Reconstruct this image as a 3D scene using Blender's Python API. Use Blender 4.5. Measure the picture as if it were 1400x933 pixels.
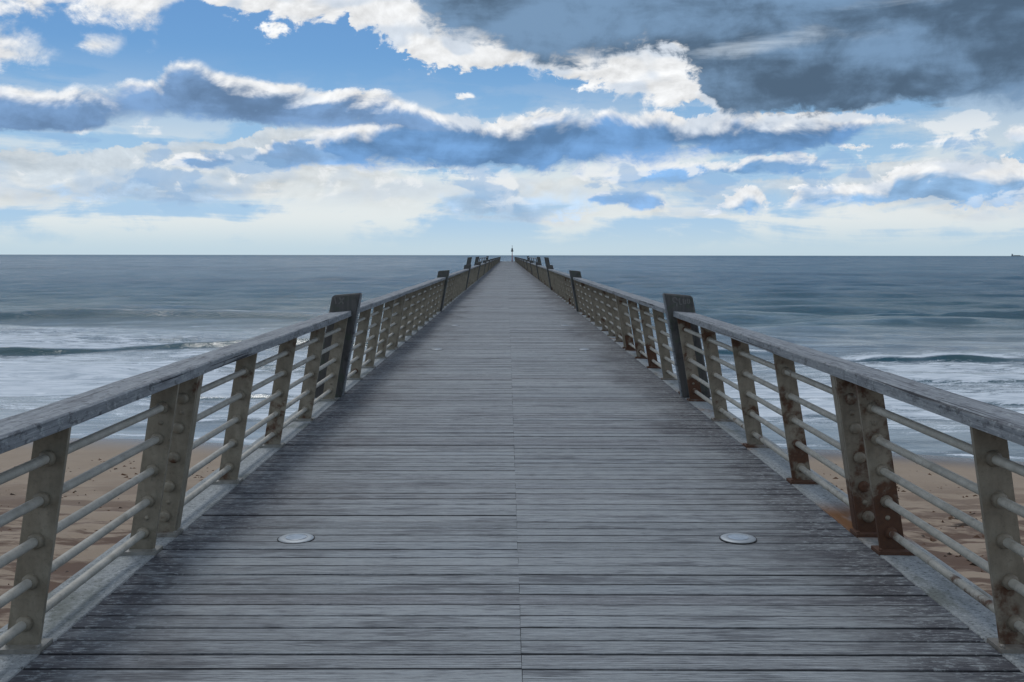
import bpy, bmesh, math, random
import numpy as np
from mathutils import Vector, Matrix
R = math.radians
random.seed(7); rng = np.random.default_rng(7)
scene = bpy.context.scene
for o in list(bpy.data.objects): bpy.data.objects.remove(o)
COL = scene.collection

# ------------------------------------------------------------------ camera
EYE = 1.65; FPX = 1352.0; PITCH = math.atan(117.5/FPX); YAW = math.atan(6.5/FPX)
cam = bpy.data.cameras.new('camera'); camo = bpy.data.objects.new('camera', cam); COL.objects.link(camo)
cam.sensor_width = 36.0; cam.lens = 36.0*FPX/1400.0; cam.clip_start = 0.05; cam.clip_end = 60000
camo.matrix_world = (Matrix.Translation((0, 0, EYE)) @ Matrix.Rotation(-YAW, 4, 'Z')
                     @ Matrix.Rotation(math.pi/2 - PITCH, 4, 'X') @ Matrix.Rotation(R(0.08), 4, 'Z'))
scene.camera = camo
scene.cycles.max_bounces = 5; scene.cycles.diffuse_bounces = 2; scene.cycles.glossy_bounces = 2; scene.cycles.transmission_bounces = 2
scene.view_settings.view_transform = 'Standard'; scene.view_settings.look = 'None'
scene.view_settings.exposure = 0.0; scene.view_settings.gamma = 1.0
scene.view_settings.use_curve_mapping = False

def pix_dir(px, py):
    """azimuth and elevation of a photograph pixel (the sky has no distance)"""
    v = camo.matrix_world.to_3x3() @ Vector(((px-700)/FPX, -(py-466.5)/FPX, -1)).normalized()
    return math.atan2(v.x, v.y), math.asin(v.z)

# ------------------------------------------------------------------ node helper
class NT:
    def __init__(s, nt): s.nt = nt; s.n = nt.nodes; s.l = nt.links
    def new(s, t, **kw):
        n = s.n.new(t)
        for k, v in kw.items(): setattr(n, k, v)
        return n
    def put(s, sock, v):
        if isinstance(v, bpy.types.NodeSocket): s.l.new(v, sock)
        elif v is not None:
            if isinstance(v, (tuple, list)) and len(v) == 3 and sock.type == 'RGBA': v = (*v, 1)
            if isinstance(v, (int, float)) and sock.type == 'RGBA': v = (v, v, v, 1)
            sock.default_value = v
    def m(s, op, a, b=None, c=None, clamp=False):
        n = s.new('ShaderNodeMath', operation=op, use_clamp=clamp)
        for i, v in enumerate((a, b, c)):
            if v is not None: s.put(n.inputs[i], v)
        return n.outputs[0]
    def add(s, a, b): return s.m('ADD', a, b)
    def sub(s, a, b): return s.m('SUBTRACT', a, b)
    def mul(s, a, b): return s.m('MULTIPLY', a, b)
    def ma(s, a, b, c): return s.m('MULTIPLY_ADD', a, b, c)
    def ss(s, v, lo, hi, a=0.0, b=1.0, typ='SMOOTHSTEP'):
        n = s.new('ShaderNodeMapRange', interpolation_type=typ)
        for i, x in enumerate((v, lo, hi, a, b)): s.put(n.inputs[i], x)
        return n.outputs[0]
    def mix(s, f, a, b, blend='MIX'):
        n = s.new('ShaderNodeMix', data_type='RGBA', blend_type=blend); n.clamp_factor = True
        s.put(n.inputs[0], f); s.put(n.inputs[6], a); s.put(n.inputs[7], b)
        return n.outputs[2]
    def xyz(s, x, y, z=0.0):
        n = s.new('ShaderNodeCombineXYZ')
        for i, v in enumerate((x, y, z)): s.put(n.inputs[i], v)
        return n.outputs[0]
    def sep(s, v):
        n = s.new('ShaderNodeSeparateXYZ'); s.put(n.inputs[0], v); return n.outputs
    def noise(s, vec, scale=1.0, detail=4.0, rough=0.5, dist=0.0, lac=2.0, dim='3D'):
        n = s.new('ShaderNodeTexNoise', noise_dimensions=dim); s.put(n.inputs['Vector'], vec)
        n.inputs['Scale'].default_value = scale; n.inputs['Detail'].default_value = detail
        n.inputs['Roughness'].default_value = rough; n.inputs['Distortion'].default_value = dist
        n.inputs['Lacunarity'].default_value = lac
        return n.outputs[0]
    def vmul(s, v, t):
        n = s.new('ShaderNodeVectorMath', operation='MULTIPLY'); s.put(n.inputs[0], v); s.put(n.inputs[1], t); return n.outputs[0]
    def vadd(s, v, t):
        n = s.new('ShaderNodeVectorMath', operation='ADD'); s.put(n.inputs[0], v); s.put(n.inputs[1], t); return n.outputs[0]
    def curve(s, x, pts):
        n = s.new('ShaderNodeFloatCurve'); s.put(n.inputs['Value'], x); n.inputs['Factor'].default_value = 1
        cv = n.mapping.curves[0]; n.mapping.use_clip = False; n.mapping.extend = 'HORIZONTAL'
        pts = sorted(pts)
        cv.points[0].location = pts[0]; cv.points[1].location = pts[-1]
        for p in pts[1:-1]: cv.points.new(*p)
        for p in cv.points: p.handle_type = 'AUTO_CLAMPED'
        n.mapping.update()
        return n.outputs[0]

# ------------------------------------------------------------------ world: sky with clouds
SUN_AZ, SUN_EL = R(-14), R(52)
SKYK = 0.070
world = bpy.data.worlds.new('World'); scene.world = world; world.use_nodes = True
W = NT(world.node_tree); W.n.clear()
def build_world():
    out = W.new('ShaderNodeOutputWorld'); bg = W.new('ShaderNodeBackground')
    W.l.new(bg.outputs[0], out.inputs[0])
    sky = W.new('ShaderNodeTexSky', sky_type='NISHITA'); sky.sun_disc = False
    sky.sun_elevation = SUN_EL; sky.sun_rotation = SUN_AZ; sky.air_density = 1.0; sky.dust_density = 0.3; sky.ozone_density = 2.5
    d = W.new('ShaderNodeTexCoord').outputs['Generated']
    x, y, z = W.sep(d)
    U = W.mul(W.m('ARCTAN2', x, y), FPX)                 # "pixels" of angle, 1 rad = 1352
    V = W.mul(W.m('ARCSINE', z), FPX)
    HALF = math.pi*FPX/6                                   # mirrored repeat: three times round the compass
    Un = W.m('DIVIDE', W.m('PINGPONG', W.add(U, HALF), 2*HALF), 2*HALF)
    VY = lambda py_v: (py_v+300)/1000.0
    def cpts(pts):
        r = []
        for px, py in pts:
            a, e = pix_dir(px, min(py, 345) if py < 900 else 345)
            r.append(((a*FPX+HALF)/(2*HALF), VY(e*FPX if py < 900 else -250)))
        return r
    def curve(pts): return W.sub(W.mul(W.curve(Un, cpts(pts)), 1000.0), 300.0)
    # noise fields
    def n2(su, sv, du, dv, det, ro, di=0.0): return W.noise(W.xyz(W.ma(U, 1/su, du), W.ma(V, 1/sv, dv), 0), 1.0, det, ro, di, dim='2D')
    nA = n2(105, 66, 1.7, 3.1, 8, 0.60, 0.25)                                      # billows
    nB = n2(105, 66, 1.7-3/105, 3.1+8/66, 5, 0.56, 0.25)                           # the same, seen a little higher: relief
    relief = W.mul(W.sub(nA, nB), 2.4)
    nM = n2(84, 52, 7.7, 2.2, 2, 0.5, 0.2); nM2 = n2(84, 52, 7.7-8/84, 2.2+19/52, 1, 0.5, 0.2)
    lump = W.mul(W.sub(nM, nM2), 3.0)                                              # shaded sides of the big lumps
    nS = n2(260, 40, 5.1, 8.2, 6, 0.58, 0.4)                                       # streaky layers
    nL = n2(300, 110, 9.3, 1.4, 3, 0.55)                                           # broad
    nF = W.mul(W.sub(n2(34, 25, 4.4, 6.6, 5, 0.64, 0.35), 0.5), 4.0)               # small puffs
    nW = W.mul(W.sub(nA, 0.5), 4.6); nSw = W.mul(W.sub(nS, 0.5), 4.0); nLw = W.mul(W.sub(nL, 0.5), 4.0)
    Un = W.m('DIVIDE', W.m('PINGPONG', W.add(W.ma(nLw, 7.0, W.ma(nW, 8.0, W.ma(nF, 5.0, U))), HALF), 2*HALF), 2*HALF)
    soft = W.ss(nL, 0.40, 0.66)                                                    # crisp here, wispy there
    # clear sky
    col = W.vmul(sky.outputs[0], (SKYK*0.58, SKYK*0.86, SKYK*1.10))
    # pale low haze towards the horizon
    hz = W.ss(V, 270, 60)
    hzc = W.mix(W.ss(W.add(W.add(W.mul(nS, .6), W.mul(nA, .4)), W.mul(W.sub(nL, .5), .7)), 0.43, 0.57), (0.42, 0.61, 0.83), (0.82, 0.855, 0.86))
    hzc = W.mix(W.ss(V, 55, 2), hzc, (0.56, 0.70, 0.80))
    col = W.mix(W.mul(hz, 0.88), col, hzc)
    WH = (0.95, 0.965, 0.98)
    def bank(col, top, bot, warp=26, et=9, eb=14, rim=(16, 22), dark=(0.16, 0.29, 0.52), op=1.0, sw=10, white=WH, dtex=0.25):
        if top:
            bp = sorted(bot); top = [(px, np.interp(px, [q[0] for q in bp], [q[1] for q in bp])+16 if py > 900 else py) for px, py in top]
            for e, d_ in ((0, -1), (-1, 1)):
                if 5 < top[e][0] < 1395: top = ([(top[e][0]-60, top[e][1]+30)] if e == 0 else [])+top+([(top[e][0]+60, top[e][1]+30)] if e else [])
        dt = W.ma(nF, warp*.40, W.ma(nW, warp, W.sub(curve(top), V))) if top else None
        db = W.ma(nF, warp*.48, W.ma(nW, warp*0.75, W.ma(nSw, sw, W.sub(V, curve(bot)))))
        cov = W.m('DIVIDE', W.m('MAXIMUM', db, 0.0), W.ma(soft, eb*.9, eb*.6))
        cov = W.ss(cov, 0, 1)
        if top: cov = W.mul(cov, W.ss(W.m('DIVIDE', dt, W.ma(soft, et*1.9, et*.6)), 0, 1))
        g = W.ss(W.ma(nF, .16, relief), -0.45, 0.36, 0.68, 1.05, 'LINEAR')
        wc = W.xyz(*[W.mul(g, c) for c in white])
        wc = W.mix(W.mul(W.ss(W.ma(nF, .06, lump), 0.12, -0.42), 0.50), wc, (0.48, 0.60, 0.76))
        if dark is not None:
            sc = W.ss(W.add(W.add(W.mul(nS, .35), W.mul(nA, .65)), W.ma(nF, .05, W.ma(lump, .10, W.mul(W.sub(nL, .5), .7)))), 0.3, 0.72, 1-dtex, 1+dtex*1.6)
            dk = W.xyz(*[W.mul(sc, c) for c in dark])
            if top: sh = W.ss(W.ma(nF, -5, W.ma(nLw, 5, W.ma(relief, -30, dt))), rim[0], rim[0]+rim[1])
            else: sh = W.ss(db, rim[0], rim[0]+rim[1])
            wc = W.mix(sh, wc, dk)
        return W.mix(W.mul(cov, op), col, wc)
    # low, far banks first
    col = bank(col, [(0, 202), (60, 206), (120, 201), (180, 197), (245, 189), (310, 197), (345, 185), (390, 176), (440, 174), (500, 200), (560, 232), (700, 244), (850, 236), (1000, 240), (1100, 238), (1250, 214), (1400, 220)],
               [(0, 300), (400, 305), (800, 300), (1400, 300)], warp=12, et=6, eb=60, rim=(999, 10), dark=None, op=0.72, sw=26, white=(0.76, 0.79, 0.80))
    BL = (0.17, 0.36, 0.66)
    col = bank(col, [(200, 999), (222, 215), (260, 206), (330, 210), (380, 192), (430, 190), (470, 205), (500, 210), (512, 999)],
               [(200, 215), (225, 225), (260, 234), (330, 226), (400, 234), (470, 225), (500, 222), (512, 215)], warp=9, et=5, eb=7, rim=(2, 8), dark=BL, op=0.8, sw=5)
    col = bank(col, [(0, 999), (60, 262), (150, 255), (250, 248), (330, 252), (390, 999), (580, 999), (600, 255), (700, 262), (760, 258), (850, 275), (900, 999)],
               [(0, 262), (60, 275), (150, 280), (250, 290), (330, 282), (390, 270), (580, 262), (610, 290), (700, 300), (760, 288), (850, 285), (900, 275)], warp=14, et=16, eb=16, rim=(-99, 1), dark=(0.37, 0.56, 0.80), op=0.6, sw=14)
    col = bank(col, [(290, 999), (305, 283), (325, 272), (345, 274), (356, 999)], [(290, 285), (305, 288), (330, 290), (356, 285)], warp=6, et=4, eb=5, rim=(-9, 2), dark=(0.25, 0.42, 0.66), op=0.7, sw=2)
    col = bank(col, [(800, 999), (822, 262), (850, 256), (900, 262), (925, 999)], [(800, 265), (822, 278), (860, 286), (905, 284), (925, 270)], warp=8, et=6, eb=6, rim=(6, 8), dark=BL, op=.85, sw=4)
    col = bank(col, [(810, 999), (832, 238), (870, 232), (930, 222), (1000, 216), (1070, 208), (1120, 214), (1150, 232), (1165, 999)],
               [(810, 240), (840, 248), (870, 256), (950, 252), (1050, 246), (1140, 242), (1165, 236)], warp=12, et=6, eb=9, rim=(5, 10), dark=(0.18, 0.37, 0.66), op=.9, sw=7)
    col = bank(col, [(940, 999), (965, 280), (985, 264), (1012, 252), (1032, 254), (1055, 268), (1075, 262), (1110, 250), (1180, 252), (1215, 244), (1235, 228), (1265, 218), (1310, 224), (1345, 226), (1400, 216)],
               [(940, 284), (965, 290), (1050, 290), (1100, 287), (1200, 281), (1250, 274), (1320, 277), (1400, 274)], warp=16, et=6, eb=10, rim=(13, 16), dark=(0.24, 0.43, 0.69), op=.9, sw=7)
    col = bank(col, [(1130, 999), (1160, 203), (1200, 192), (1250, 186), (1285, 174), (1312, 170), (1326, 182), (1335, 999), (1362, 999), (1382, 180), (1400, 172)],
               [(1130, 204), (1160, 206), (1250, 206), (1300, 201), (1326, 190), (1335, 190), (1362, 190), (1400, 196)], warp=10, et=5, eb=7, rim=(16, 20), dark=(0.5, 0.62, 0.75), sw=4)
    # scattered small puffs and grey-blue flecks over the low sky
    lowm = W.mul(W.ss(V, 40, 95), W.ss(V, 215, 150))
    pf = W.add(W.mul(nF, .12), W.add(nM, W.mul(W.sub(nS, .5), .8)))
    col = W.mix(W.mul(W.mul(W.ss(pf, .60, .72), lowm), .75), col, (0.84, 0.87, 0.89))
    col = W.mix(W.mul(W.mul(W.ss(W.ma(nF, -.10, W.sub(nM2, W.mul(W.sub(nS, .5), .7))), .60, .70), lowm), .55), col, (0.27, 0.46, 0.72))
    # long bank across the middle
    col = bank(col, [(400, 999), (440, 188), (470, 172), (520, 160), (580, 156), (640, 156), (700, 154), (760, 150), (830, 147), (900, 150), (960, 156), (1050, 153), (1130, 150), (1200, 152), (1250, 156), (1262, 999)],
               [(400, 195), (440, 205), (480, 225), (520, 234), (600, 238), (750, 236), (850, 229), (950, 218), (1050, 216), (1130, 206), (1190, 186), (1240, 176), (1262, 170)], warp=14, et=6, eb=16, rim=(10, 18), dark=(0.145, 0.29, 0.53), sw=7, dtex=.25)
    col = bank(col, [(0, 110), (50, 114), (90, 112), (150, 119), (190, 110), (225, 98), (245, 84), (272, 80), (300, 93), (350, 102), (400, 112), (460, 117), (520, 125), (580, 144), (640, 160), (690, 176), (705, 999)],
               [(0, 176), (60, 182), (110, 182), (150, 174), (200, 167), (250, 163), (330, 170), (420, 174), (520, 172), (580, 178), (640, 182), (705, 176)], warp=9, et=6, eb=12, rim=(10, 18), dark=(0.17, 0.29, 0.49), sw=5, dtex=.25)
    # white clouds at the upper left
    col = bank(col, [(0, 40), (40, 34), (80, 48), (100, 62), (112, 999)], [(0, 104), (40, 104), (80, 96), (100, 78), (112, 70)], warp=20, et=14, eb=18, dark=None, op=.95, sw=6)
    col = bank(col, [(85, 999), (103, 54), (125, 40), (160, 38), (182, 50), (190, 999), (194, 999), (205, 56), (215, 53), (226, 60), (230, 999)],
               [(85, 60), (103, 74), (130, 82), (160, 80), (182, 66), (194, 66), (205, 68), (215, 71), (230, 64)], warp=11, et=9, eb=12, dark=None, sw=4)
    col = bank(col, None, [(0, 22), (30, 18), (60, 26), (100, 36), (140, 42), (200, 38), (232, 24), (252, 4), (268, 2), (290, 20), (320, 36), (370, 46), (420, 42), (462, 24), (480, -10), (500, -60), (530, -60), (1400, -90)],
               warp=26, eb=20, rim=(58, 40), dark=(0.50, 0.60, 0.72), sw=8)
    col = bank(col, [(612, 999), (628, 130), (640, 124), (652, 130), (660, 999), (665, 999), (680, 134), (694, 132), (705, 999)], [(612, 132), (630, 138), (645, 137), (660, 133), (680, 138), (694, 138), (705, 134)], warp=7, et=5, eb=4, dark=None, sw=2)
    # bright fringe and the big dark cloud above it
    col = bank(col, None, [(0, -300), (440, -120), (480, 45), (520, 62), (548, 66), (560, 84), (600, 96), (650, 112), (700, 112), (745, 108), (762, 124), (800, 124), (832, 130), (862, 142), (900, 150), (940, 146), (990, 150), (1040, 140), (1090, 60), (1400, -50)],
               warp=24, eb=15, dark=None, sw=6)
    col = bank(col, [(440, 999), (470, 999), (490, 999), (520, 999), (545, 30), (570, -40), (620, -200), (1400, -280)],
               [(0, -200), (440, -120), (560, 0), (585, 36), (620, 56), (660, 68), (700, 78), (740, 100), (790, 100), (830, 88), (870, 74), (910, 78), (945, 100), (970, 132), (985, 148), (1020, 158), (1100, 162), (1200, 156), (1300, 152), (1400, 150)],
               warp=18, et=22, eb=24, rim=(-6, 46), dark=(0.125, 0.205, 0.315), sw=8, dtex=0.34)
    # light tears in the dark cloud
    tear = W.mul(W.ss(W.m('ABSOLUTE', W.ma(nW, 14, W.sub(V, curve([(0, 78), (900, 78), (1000, 58), (1100, 40), (1240, 12), (1320, -30), (1400, -80)])))), 26, 2), W.mul(W.ss(U, 180, 300), W.ss(nS, 0.44, 0.66)))
    col = W.mix(W.mul(tear, 0.5), col, (0.62, 0.70, 0.78))
    # overhead, above what the camera sees: broken cloud of the same kind
    inv = W.m('DIVIDE', 1.0, W.m('MAXIMUM', z, 0.12))
    cp = W.xyz(W.mul(x, inv), W.mul(y, inv), 3.0)
    nO = W.noise(cp, 1.1, 6, 0.55, 0.2, dim='2D')
    oc = W.mix(W.ss(nO, 0.52, 0.68), (0.62, 0.68, 0.76), (0.15, 0.21, 0.30))
    over = W.mix(W.ss(nO, 0.42, 0.50), W.vmul(sky.outputs[0], (SKYK*0.58, SKYK*0.86, SKYK*1.10)), oc)
    col = W.mix(W.ss(V, 390, 520), col, over)
    # below the horizon
    col = W.mix(W.ss(V, -2, -30), col, (0.10, 0.14, 0.18))
    W.l.new(col, bg.inputs[0]); bg.inputs[1].default_value = 1.0
build_world()
world.cycles.sampling_method = 'NONE'

sun = bpy.data.lights.new('sun', 'SUN'); suno = bpy.data.objects.new('sun', sun); COL.objects.link(suno)
sun.energy = 0.9; sun.angle = R(14); sun.color = (1.0, 0.985, 0.965)
sd = Vector((math.sin(SUN_AZ)*math.cos(SUN_EL), math.cos(SUN_AZ)*math.cos(SUN_EL), math.sin(SUN_EL)))
suno.rotation_euler = sd.to_track_quat('Z', 'Y').to_euler(); suno.location = (0, 0, 60)

# ------------------------------------------------------------------ object helpers
def link(name, me, mat=None, parent=None, loc=None, rot=None, kind=None, label=None, cat=None, group=None):
    o = bpy.data.objects.new(name, me); COL.objects.link(o)
    if mat is not None and me is not None and not me.materials: me.materials.append(mat)
    if parent: o.parent = parent
    if loc: o.location = loc
    if rot: o.rotation_euler = rot
    if kind: o['kind'] = kind
    if label: o['label'] = label
    if cat: o['category'] = cat
    if group: o['group'] = group
    return o
def mesh(name, vs, fs, smooth=False):
    me = bpy.data.meshes.new(name); me.from_pydata(vs, [], fs)
    if smooth: me.shade_smooth()
    me.update(); return me
def grid_mesh(name, co, nr, nc):
    me = bpy.data.meshes.new(name)
    i = np.arange((nr-1)*(nc-1)); r = i//(nc-1); c = i % (nc-1); a = r*nc+c
    q = np.stack([a, a+1, a+nc+1, a+nc], 1).astype(np.int32)
    me.vertices.add(nr*nc); me.vertices.foreach_set('co', co.astype(np.float32).ravel())
    me.loops.add(q.size); me.loops.foreach_set('vertex_index', q.ravel())
    me.polygons.add(len(q)); me.polygons.foreach_set('loop_start', (np.arange(len(q))*4).astype(np.int32))
    me.update(calc_edges=True); me.shade_smooth()
    return me
class MB:
    def __init__(s): s.v = []; s.f = []
    def prism(s, prof, a, b, axis='y', cap=True):
        """profile of 2-D points swept from a to b along an axis; axis y: (x,z), z: (x,y), x: (y,z)"""
        n = len(prof); o = len(s.v)
        put = {'y': lambda p, t: (p[0], t, p[1]), 'z': lambda p, t: (p[0], p[1], t), 'x': lambda p, t: (t, p[0], p[1])}[axis]
        for t in (a, b): s.v += [put(p, t) for p in prof]
        flip = (axis == 'y')
        for i in range(n):
            j = (i+1) % n; q = (o+i, o+j, o+n+j, o+n+i); s.f.append(q[::-1] if flip else q)
        if cap:
            c0 = tuple(range(o, o+n)); c1 = tuple(range(o+n, o+2*n))
            s.f += [c0, c1[::-1]] if flip else [c0[::-1], c1]
        return s
    def box(s, x0, x1, y0, y1, z0, z1): return s.prism([(x0, z0), (x1, z0), (x1, z1), (x0, z1)], y0, y1, 'y')
    def lathe(s, prof, n=12, axis='z', c=(0, 0, 0)):
        o = len(s.v); k = len(prof)
        for r, t in prof:
            for i in range(n):
                a = 2*math.pi*i/n; p = (r*math.cos(a), r*math.sin(a))
                q = {'z': (p[0], p[1], t), 'y': (p[0], t, -p[1]), 'x': (t, p[0], p[1])}[axis]
                s.v.append((q[0]+c[0], q[1]+c[1], q[2]+c[2]))
        for j in range(k-1):
            for i in range(n):
                i2 = (i+1) % n; s.f.append((o+j*n+i, o+j*n+i2, o+(j+1)*n+i2, o+(j+1)*n+i))
        s.f.append(tuple(o+i for i in range(n))[::-1]); s.f.append(tuple(o+(k-1)*n+i for i in range(n)))
        return s
    def mirror(s):
        s.v = [(-x, y, z) for x, y, z in s.v]; s.f = [f[::-1] for f in s.f]; return s
    def mesh(s, name, smooth=False):
        me = mesh(name, s.v, s.f)
        if smooth:
            me.shade_smooth()
            try: me.set_sharp_from_angle(angle=R(40))
            except Exception: pass
        return me

# ------------------------------------------------------------------ materials
def new_mat(name):
    m = bpy.data.materials.new(name); m.use_nodes = True; t = NT(m.node_tree); t.n.clear()
    o = t.new('ShaderNodeOutputMaterial'); p = t.new('ShaderNodeBsdfPrincipled'); t.l.new(p.outputs[0], o.inputs[0])
    t.p = p; t.o = o; t.P = t.new('ShaderNodeNewGeometry').outputs['Position']
    t.O = t.new('ShaderNodeTexCoord').outputs['Object']
    return m, t
def fin(t, col, rough, height=None, strength=0.5, dist=0.005, metal=0.0, spec=0.5):
    t.put(t.p.inputs['Base Color'], col); t.put(t.p.inputs['Roughness'], rough); t.p.inputs['Metallic'].default_value = metal
    t.p.inputs['Specular IOR Level'].default_value = spec
    if height is not None:
        b = t.new('ShaderNodeBump'); b.inputs['Strength'].default_value = strength; b.inputs['Distance'].default_value = dist
        t.put(b.inputs['Height'], height); t.l.new(b.outputs[0], t.p.inputs['Normal'])

Y_FIRST = 2.886; PITCH_P = 0.146; ROT = {1: R(-0.55), -1: R(-0.10)}
def plank_mat(name):
    m, t = new_mat(name)
    x, y, z = t.sep(t.P)
    xr = t.sub(x, 0.06); sd_ = t.m('GREATER_THAN', xr, 0.0)
    yr = t.sub(y, t.mul(xr, t.ss(sd_, 0, 1, math.tan(ROT[-1]), math.tan(ROT[1]), 'LINEAR')))        # along the pier, plank by plank
    row = t.m('FLOOR', t.m('DIVIDE', t.sub(yr, Y_FIRST-PITCH_P/2), PITCH_P))
    def wn(a, b):
        n = t.new('ShaderNodeTexWhiteNoise', noise_dimensions='2D'); t.put(n.inputs['Vector'], t.xyz(a, b, 0)); return n.outputs[0]
    rr = wn(row, 3.0); rs_ = wn(row, t.add(sd_, 11.0))
    rnd = t.add(t.mul(rr, .66), t.mul(rs_, .34)); r2 = wn(row, t.add(sd_, 21.0)); r3 = wn(row, 31.0)
    sh = t.mul(rs_, 40)
    g1 = t.noise(t.xyz(t.mul(x, 2.0), t.ma(yr, 60, sh), 0), 1.0, 6, 0.68, dim='2D')
    g2 = t.noise(t.xyz(t.mul(x, 9), t.ma(yr, 210, sh), 0), 1.0, 3, 0.6, dim='2D')
    g3 = t.noise(t.xyz(t.mul(x, 38), t.ma(yr, 120, sh), 0), 1.0, 3, 0.65, dim='2D')
    gl = t.noise(t.xyz(t.mul(x, 1.3), t.ma(yr, 8, sh), 0), 1.0, 4, 0.6, dim='2D')
    col = t.mix(rnd, (0.190, 0.206, 0.212), (0.37, 0.392, 0.396))
    col = t.mix(t.mul(t.ss(r2, 0.80, 1.0), .8), col, (0.31, 0.34, 0.355))
    col = t.mix(t.mul(t.ss(r3, 0.6, 1.0), 0.6), col, (0.150, 0.144, 0.152))
    col = t.mix(t.ss(g1, 0.46, 0.80), col, (0.42, 0.45, 0.47))
    col = t.mix(t.mul(t.ss(g1, 0.50, 0.26), 0.85), col, (0.045, 0.048, 0.058))
    col = t.mix(t.mul(t.ss(g2, 0.54, 0.72), 0.55), col, (0.46, 0.49, 0.51))
    col = t.mix(t.mul(t.ss(g2, 0.46, 0.30), 0.7), col, (0.05, 0.055, 0.065))
    col = t.mix(t.mul(t.ss(g3, 0.56, 0.72), 0.30), col, (0.44, 0.47, 0.49))
    col = t.mix(t.mul(t.ss(t.ma(t.sub(g2, .5), .35, gl), 0.48, 0.30), 0.70), col, (0.07, 0.074, 0.084))
    dx = t.m('ABSOLUTE', xr)
    # damp, dark stains towards the railings
    sn = t.noise(t.vmul(t.P, (1.1, 0.8, 1)), 1.0, 5, 0.62, dim='2D')
    st = t.mul(t.ss(t.ma(t.sub(sn, 0.5), 1.8, dx), 1.12, 1.92), t.ss(t.noise(t.vmul(t.P, (3.0, 9.0, 1)), 1.0, 4, 0.6, dim='2D'), 0.30, 0.58, 0.45, 1.0))
    col = t.mix(t.mul(st, 0.84), col, (0.034, 0.031, 0.040))
    # lichen and salt flecks where the planks near the edge
    fl = t.mul(t.ss(t.ma(t.sub(gl, .5), 1.4, dx), 1.25, 1.85), t.ss(t.noise(t.vmul(t.P, (17, 46, 1)), 1.0, 5, 0.75, dim='2D'), 0.52, 0.62))
    col = t.mix(t.mul(fl, 0.75), col, (0.33, 0.36, 0.37))
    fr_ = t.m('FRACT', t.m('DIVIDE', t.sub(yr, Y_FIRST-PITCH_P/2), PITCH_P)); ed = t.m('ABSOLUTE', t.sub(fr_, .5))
    col = t.mix(t.mul(t.ss(t.ma(t.sub(g1, .5), .10, ed), .435, .462), .85), col, (0.022, 0.023, 0.027))   # shade of the gaps, painted as dark lines along the plank edges
    gro = t.m('SINE', t.mul(yr, 2*math.pi/0.0182))
    col = t.mix(t.mul(t.ss(gro, -.5, -1.0), .25), col, (0.05, 0.054, 0.062))                   # darker in the grooves
    h = t.add(t.mul(t.ss(gro, -1, 0), 0.8), t.add(t.mul(g1, 0.9), t.add(t.mul(g2, 0.6), t.mul(g3, .3))))
    fin(t, col, t.ss(g1, 0.3, 0.8, 0.5, 0.78), h, 0.8, 0.005, spec=0.35)
    return m
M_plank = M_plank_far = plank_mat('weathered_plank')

def rail_wood():
    m, t = new_mat('grey_rail_timber')
    oi = t.new('ShaderNodeObjectInfo').outputs['Random']
    v = t.vadd(t.P, t.xyz(0, 0, t.mul(oi, 7)))
    g = t.noise(t.vmul(v, (48, 1.3, 48)), 1.0, 6, 0.65); g2 = t.noise(t.vmul(v, (110, 5, 110)), 1.0, 3, 0.6)
    b = t.noise(t.vmul(v, (9, 2.2, 9)), 1.0, 4, 0.6)
    cr = t.noise(t.vmul(v, (62, 0.55, 62)), 1.0, 2, 0.5)
    col = t.mix(g, (0.085, 0.095, 0.105), (0.37, 0.39, 0.41))
    col = t.mix(t.mul(t.ss(b, .5, .3), .6), col, (0.075, 0.075, 0.085))
    col = t.mix(t.mul(t.ss(g2, .55, .75), .6), col, (0.46, 0.47, 0.48))
    col = t.mix(t.mul(t.ss(t.noise(t.vmul(v, (1, .55, 1)), 38, 5, 0.75), .53, .63), .6), col, (0.40, 0.43, 0.43))
    col = t.mix(t.mul(t.ss(t.noise(t.vmul(v, (1, .5, 1)), 22, 5, 0.75), .46, .36), .75), col, (0.06, 0.062, 0.07))
    col = t.mix(t.ss(cr, 0.36, 0.31), col, (0.02, 0.02, 0.024))
    h = t.add(t.add(g, t.mul(g2, .4)), t.mul(t.ss(cr, 0.31, 0.37), 1.2))
    fin(t, col, 0.75, h, 0.8, 0.006, spec=0.3)
    return m
M_rail = rail_wood()
def post_wood():
    m, t = new_mat('dark_post_timber')
    g = t.noise(t.vmul(t.P, (55, 55, 1.6)), 1.0, 6, 0.65); b = t.noise(t.P, 6, 4, 0.6)
    al = t.noise(t.P, 11, 4, 0.6)
    col = t.mix(g, (0.038, 0.039, 0.040), (0.155, 0.150, 0.142))
    col = t.mix(t.mul(t.ss(b, .5, .3), .6), col, (0.03, 0.03, 0.035))
    col = t.mix(t.mul(t.ss(al, .5, .66), .5), col, (0.07, 0.10, 0.065))
    fin(t, col, 0.8, g, 0.8, 0.005, spec=0.25)
    return m
M_post = post_wood()
def scratch_mat():
    m, t = new_mat('pale_scratched_wood')
    fin(t, t.mix(t.noise(t.P, 160, 3, .6), (0.07, 0.07, 0.065), (0.24, 0.24, 0.23)), 0.8)
    return m
M_scratch = scratch_mat()
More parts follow.
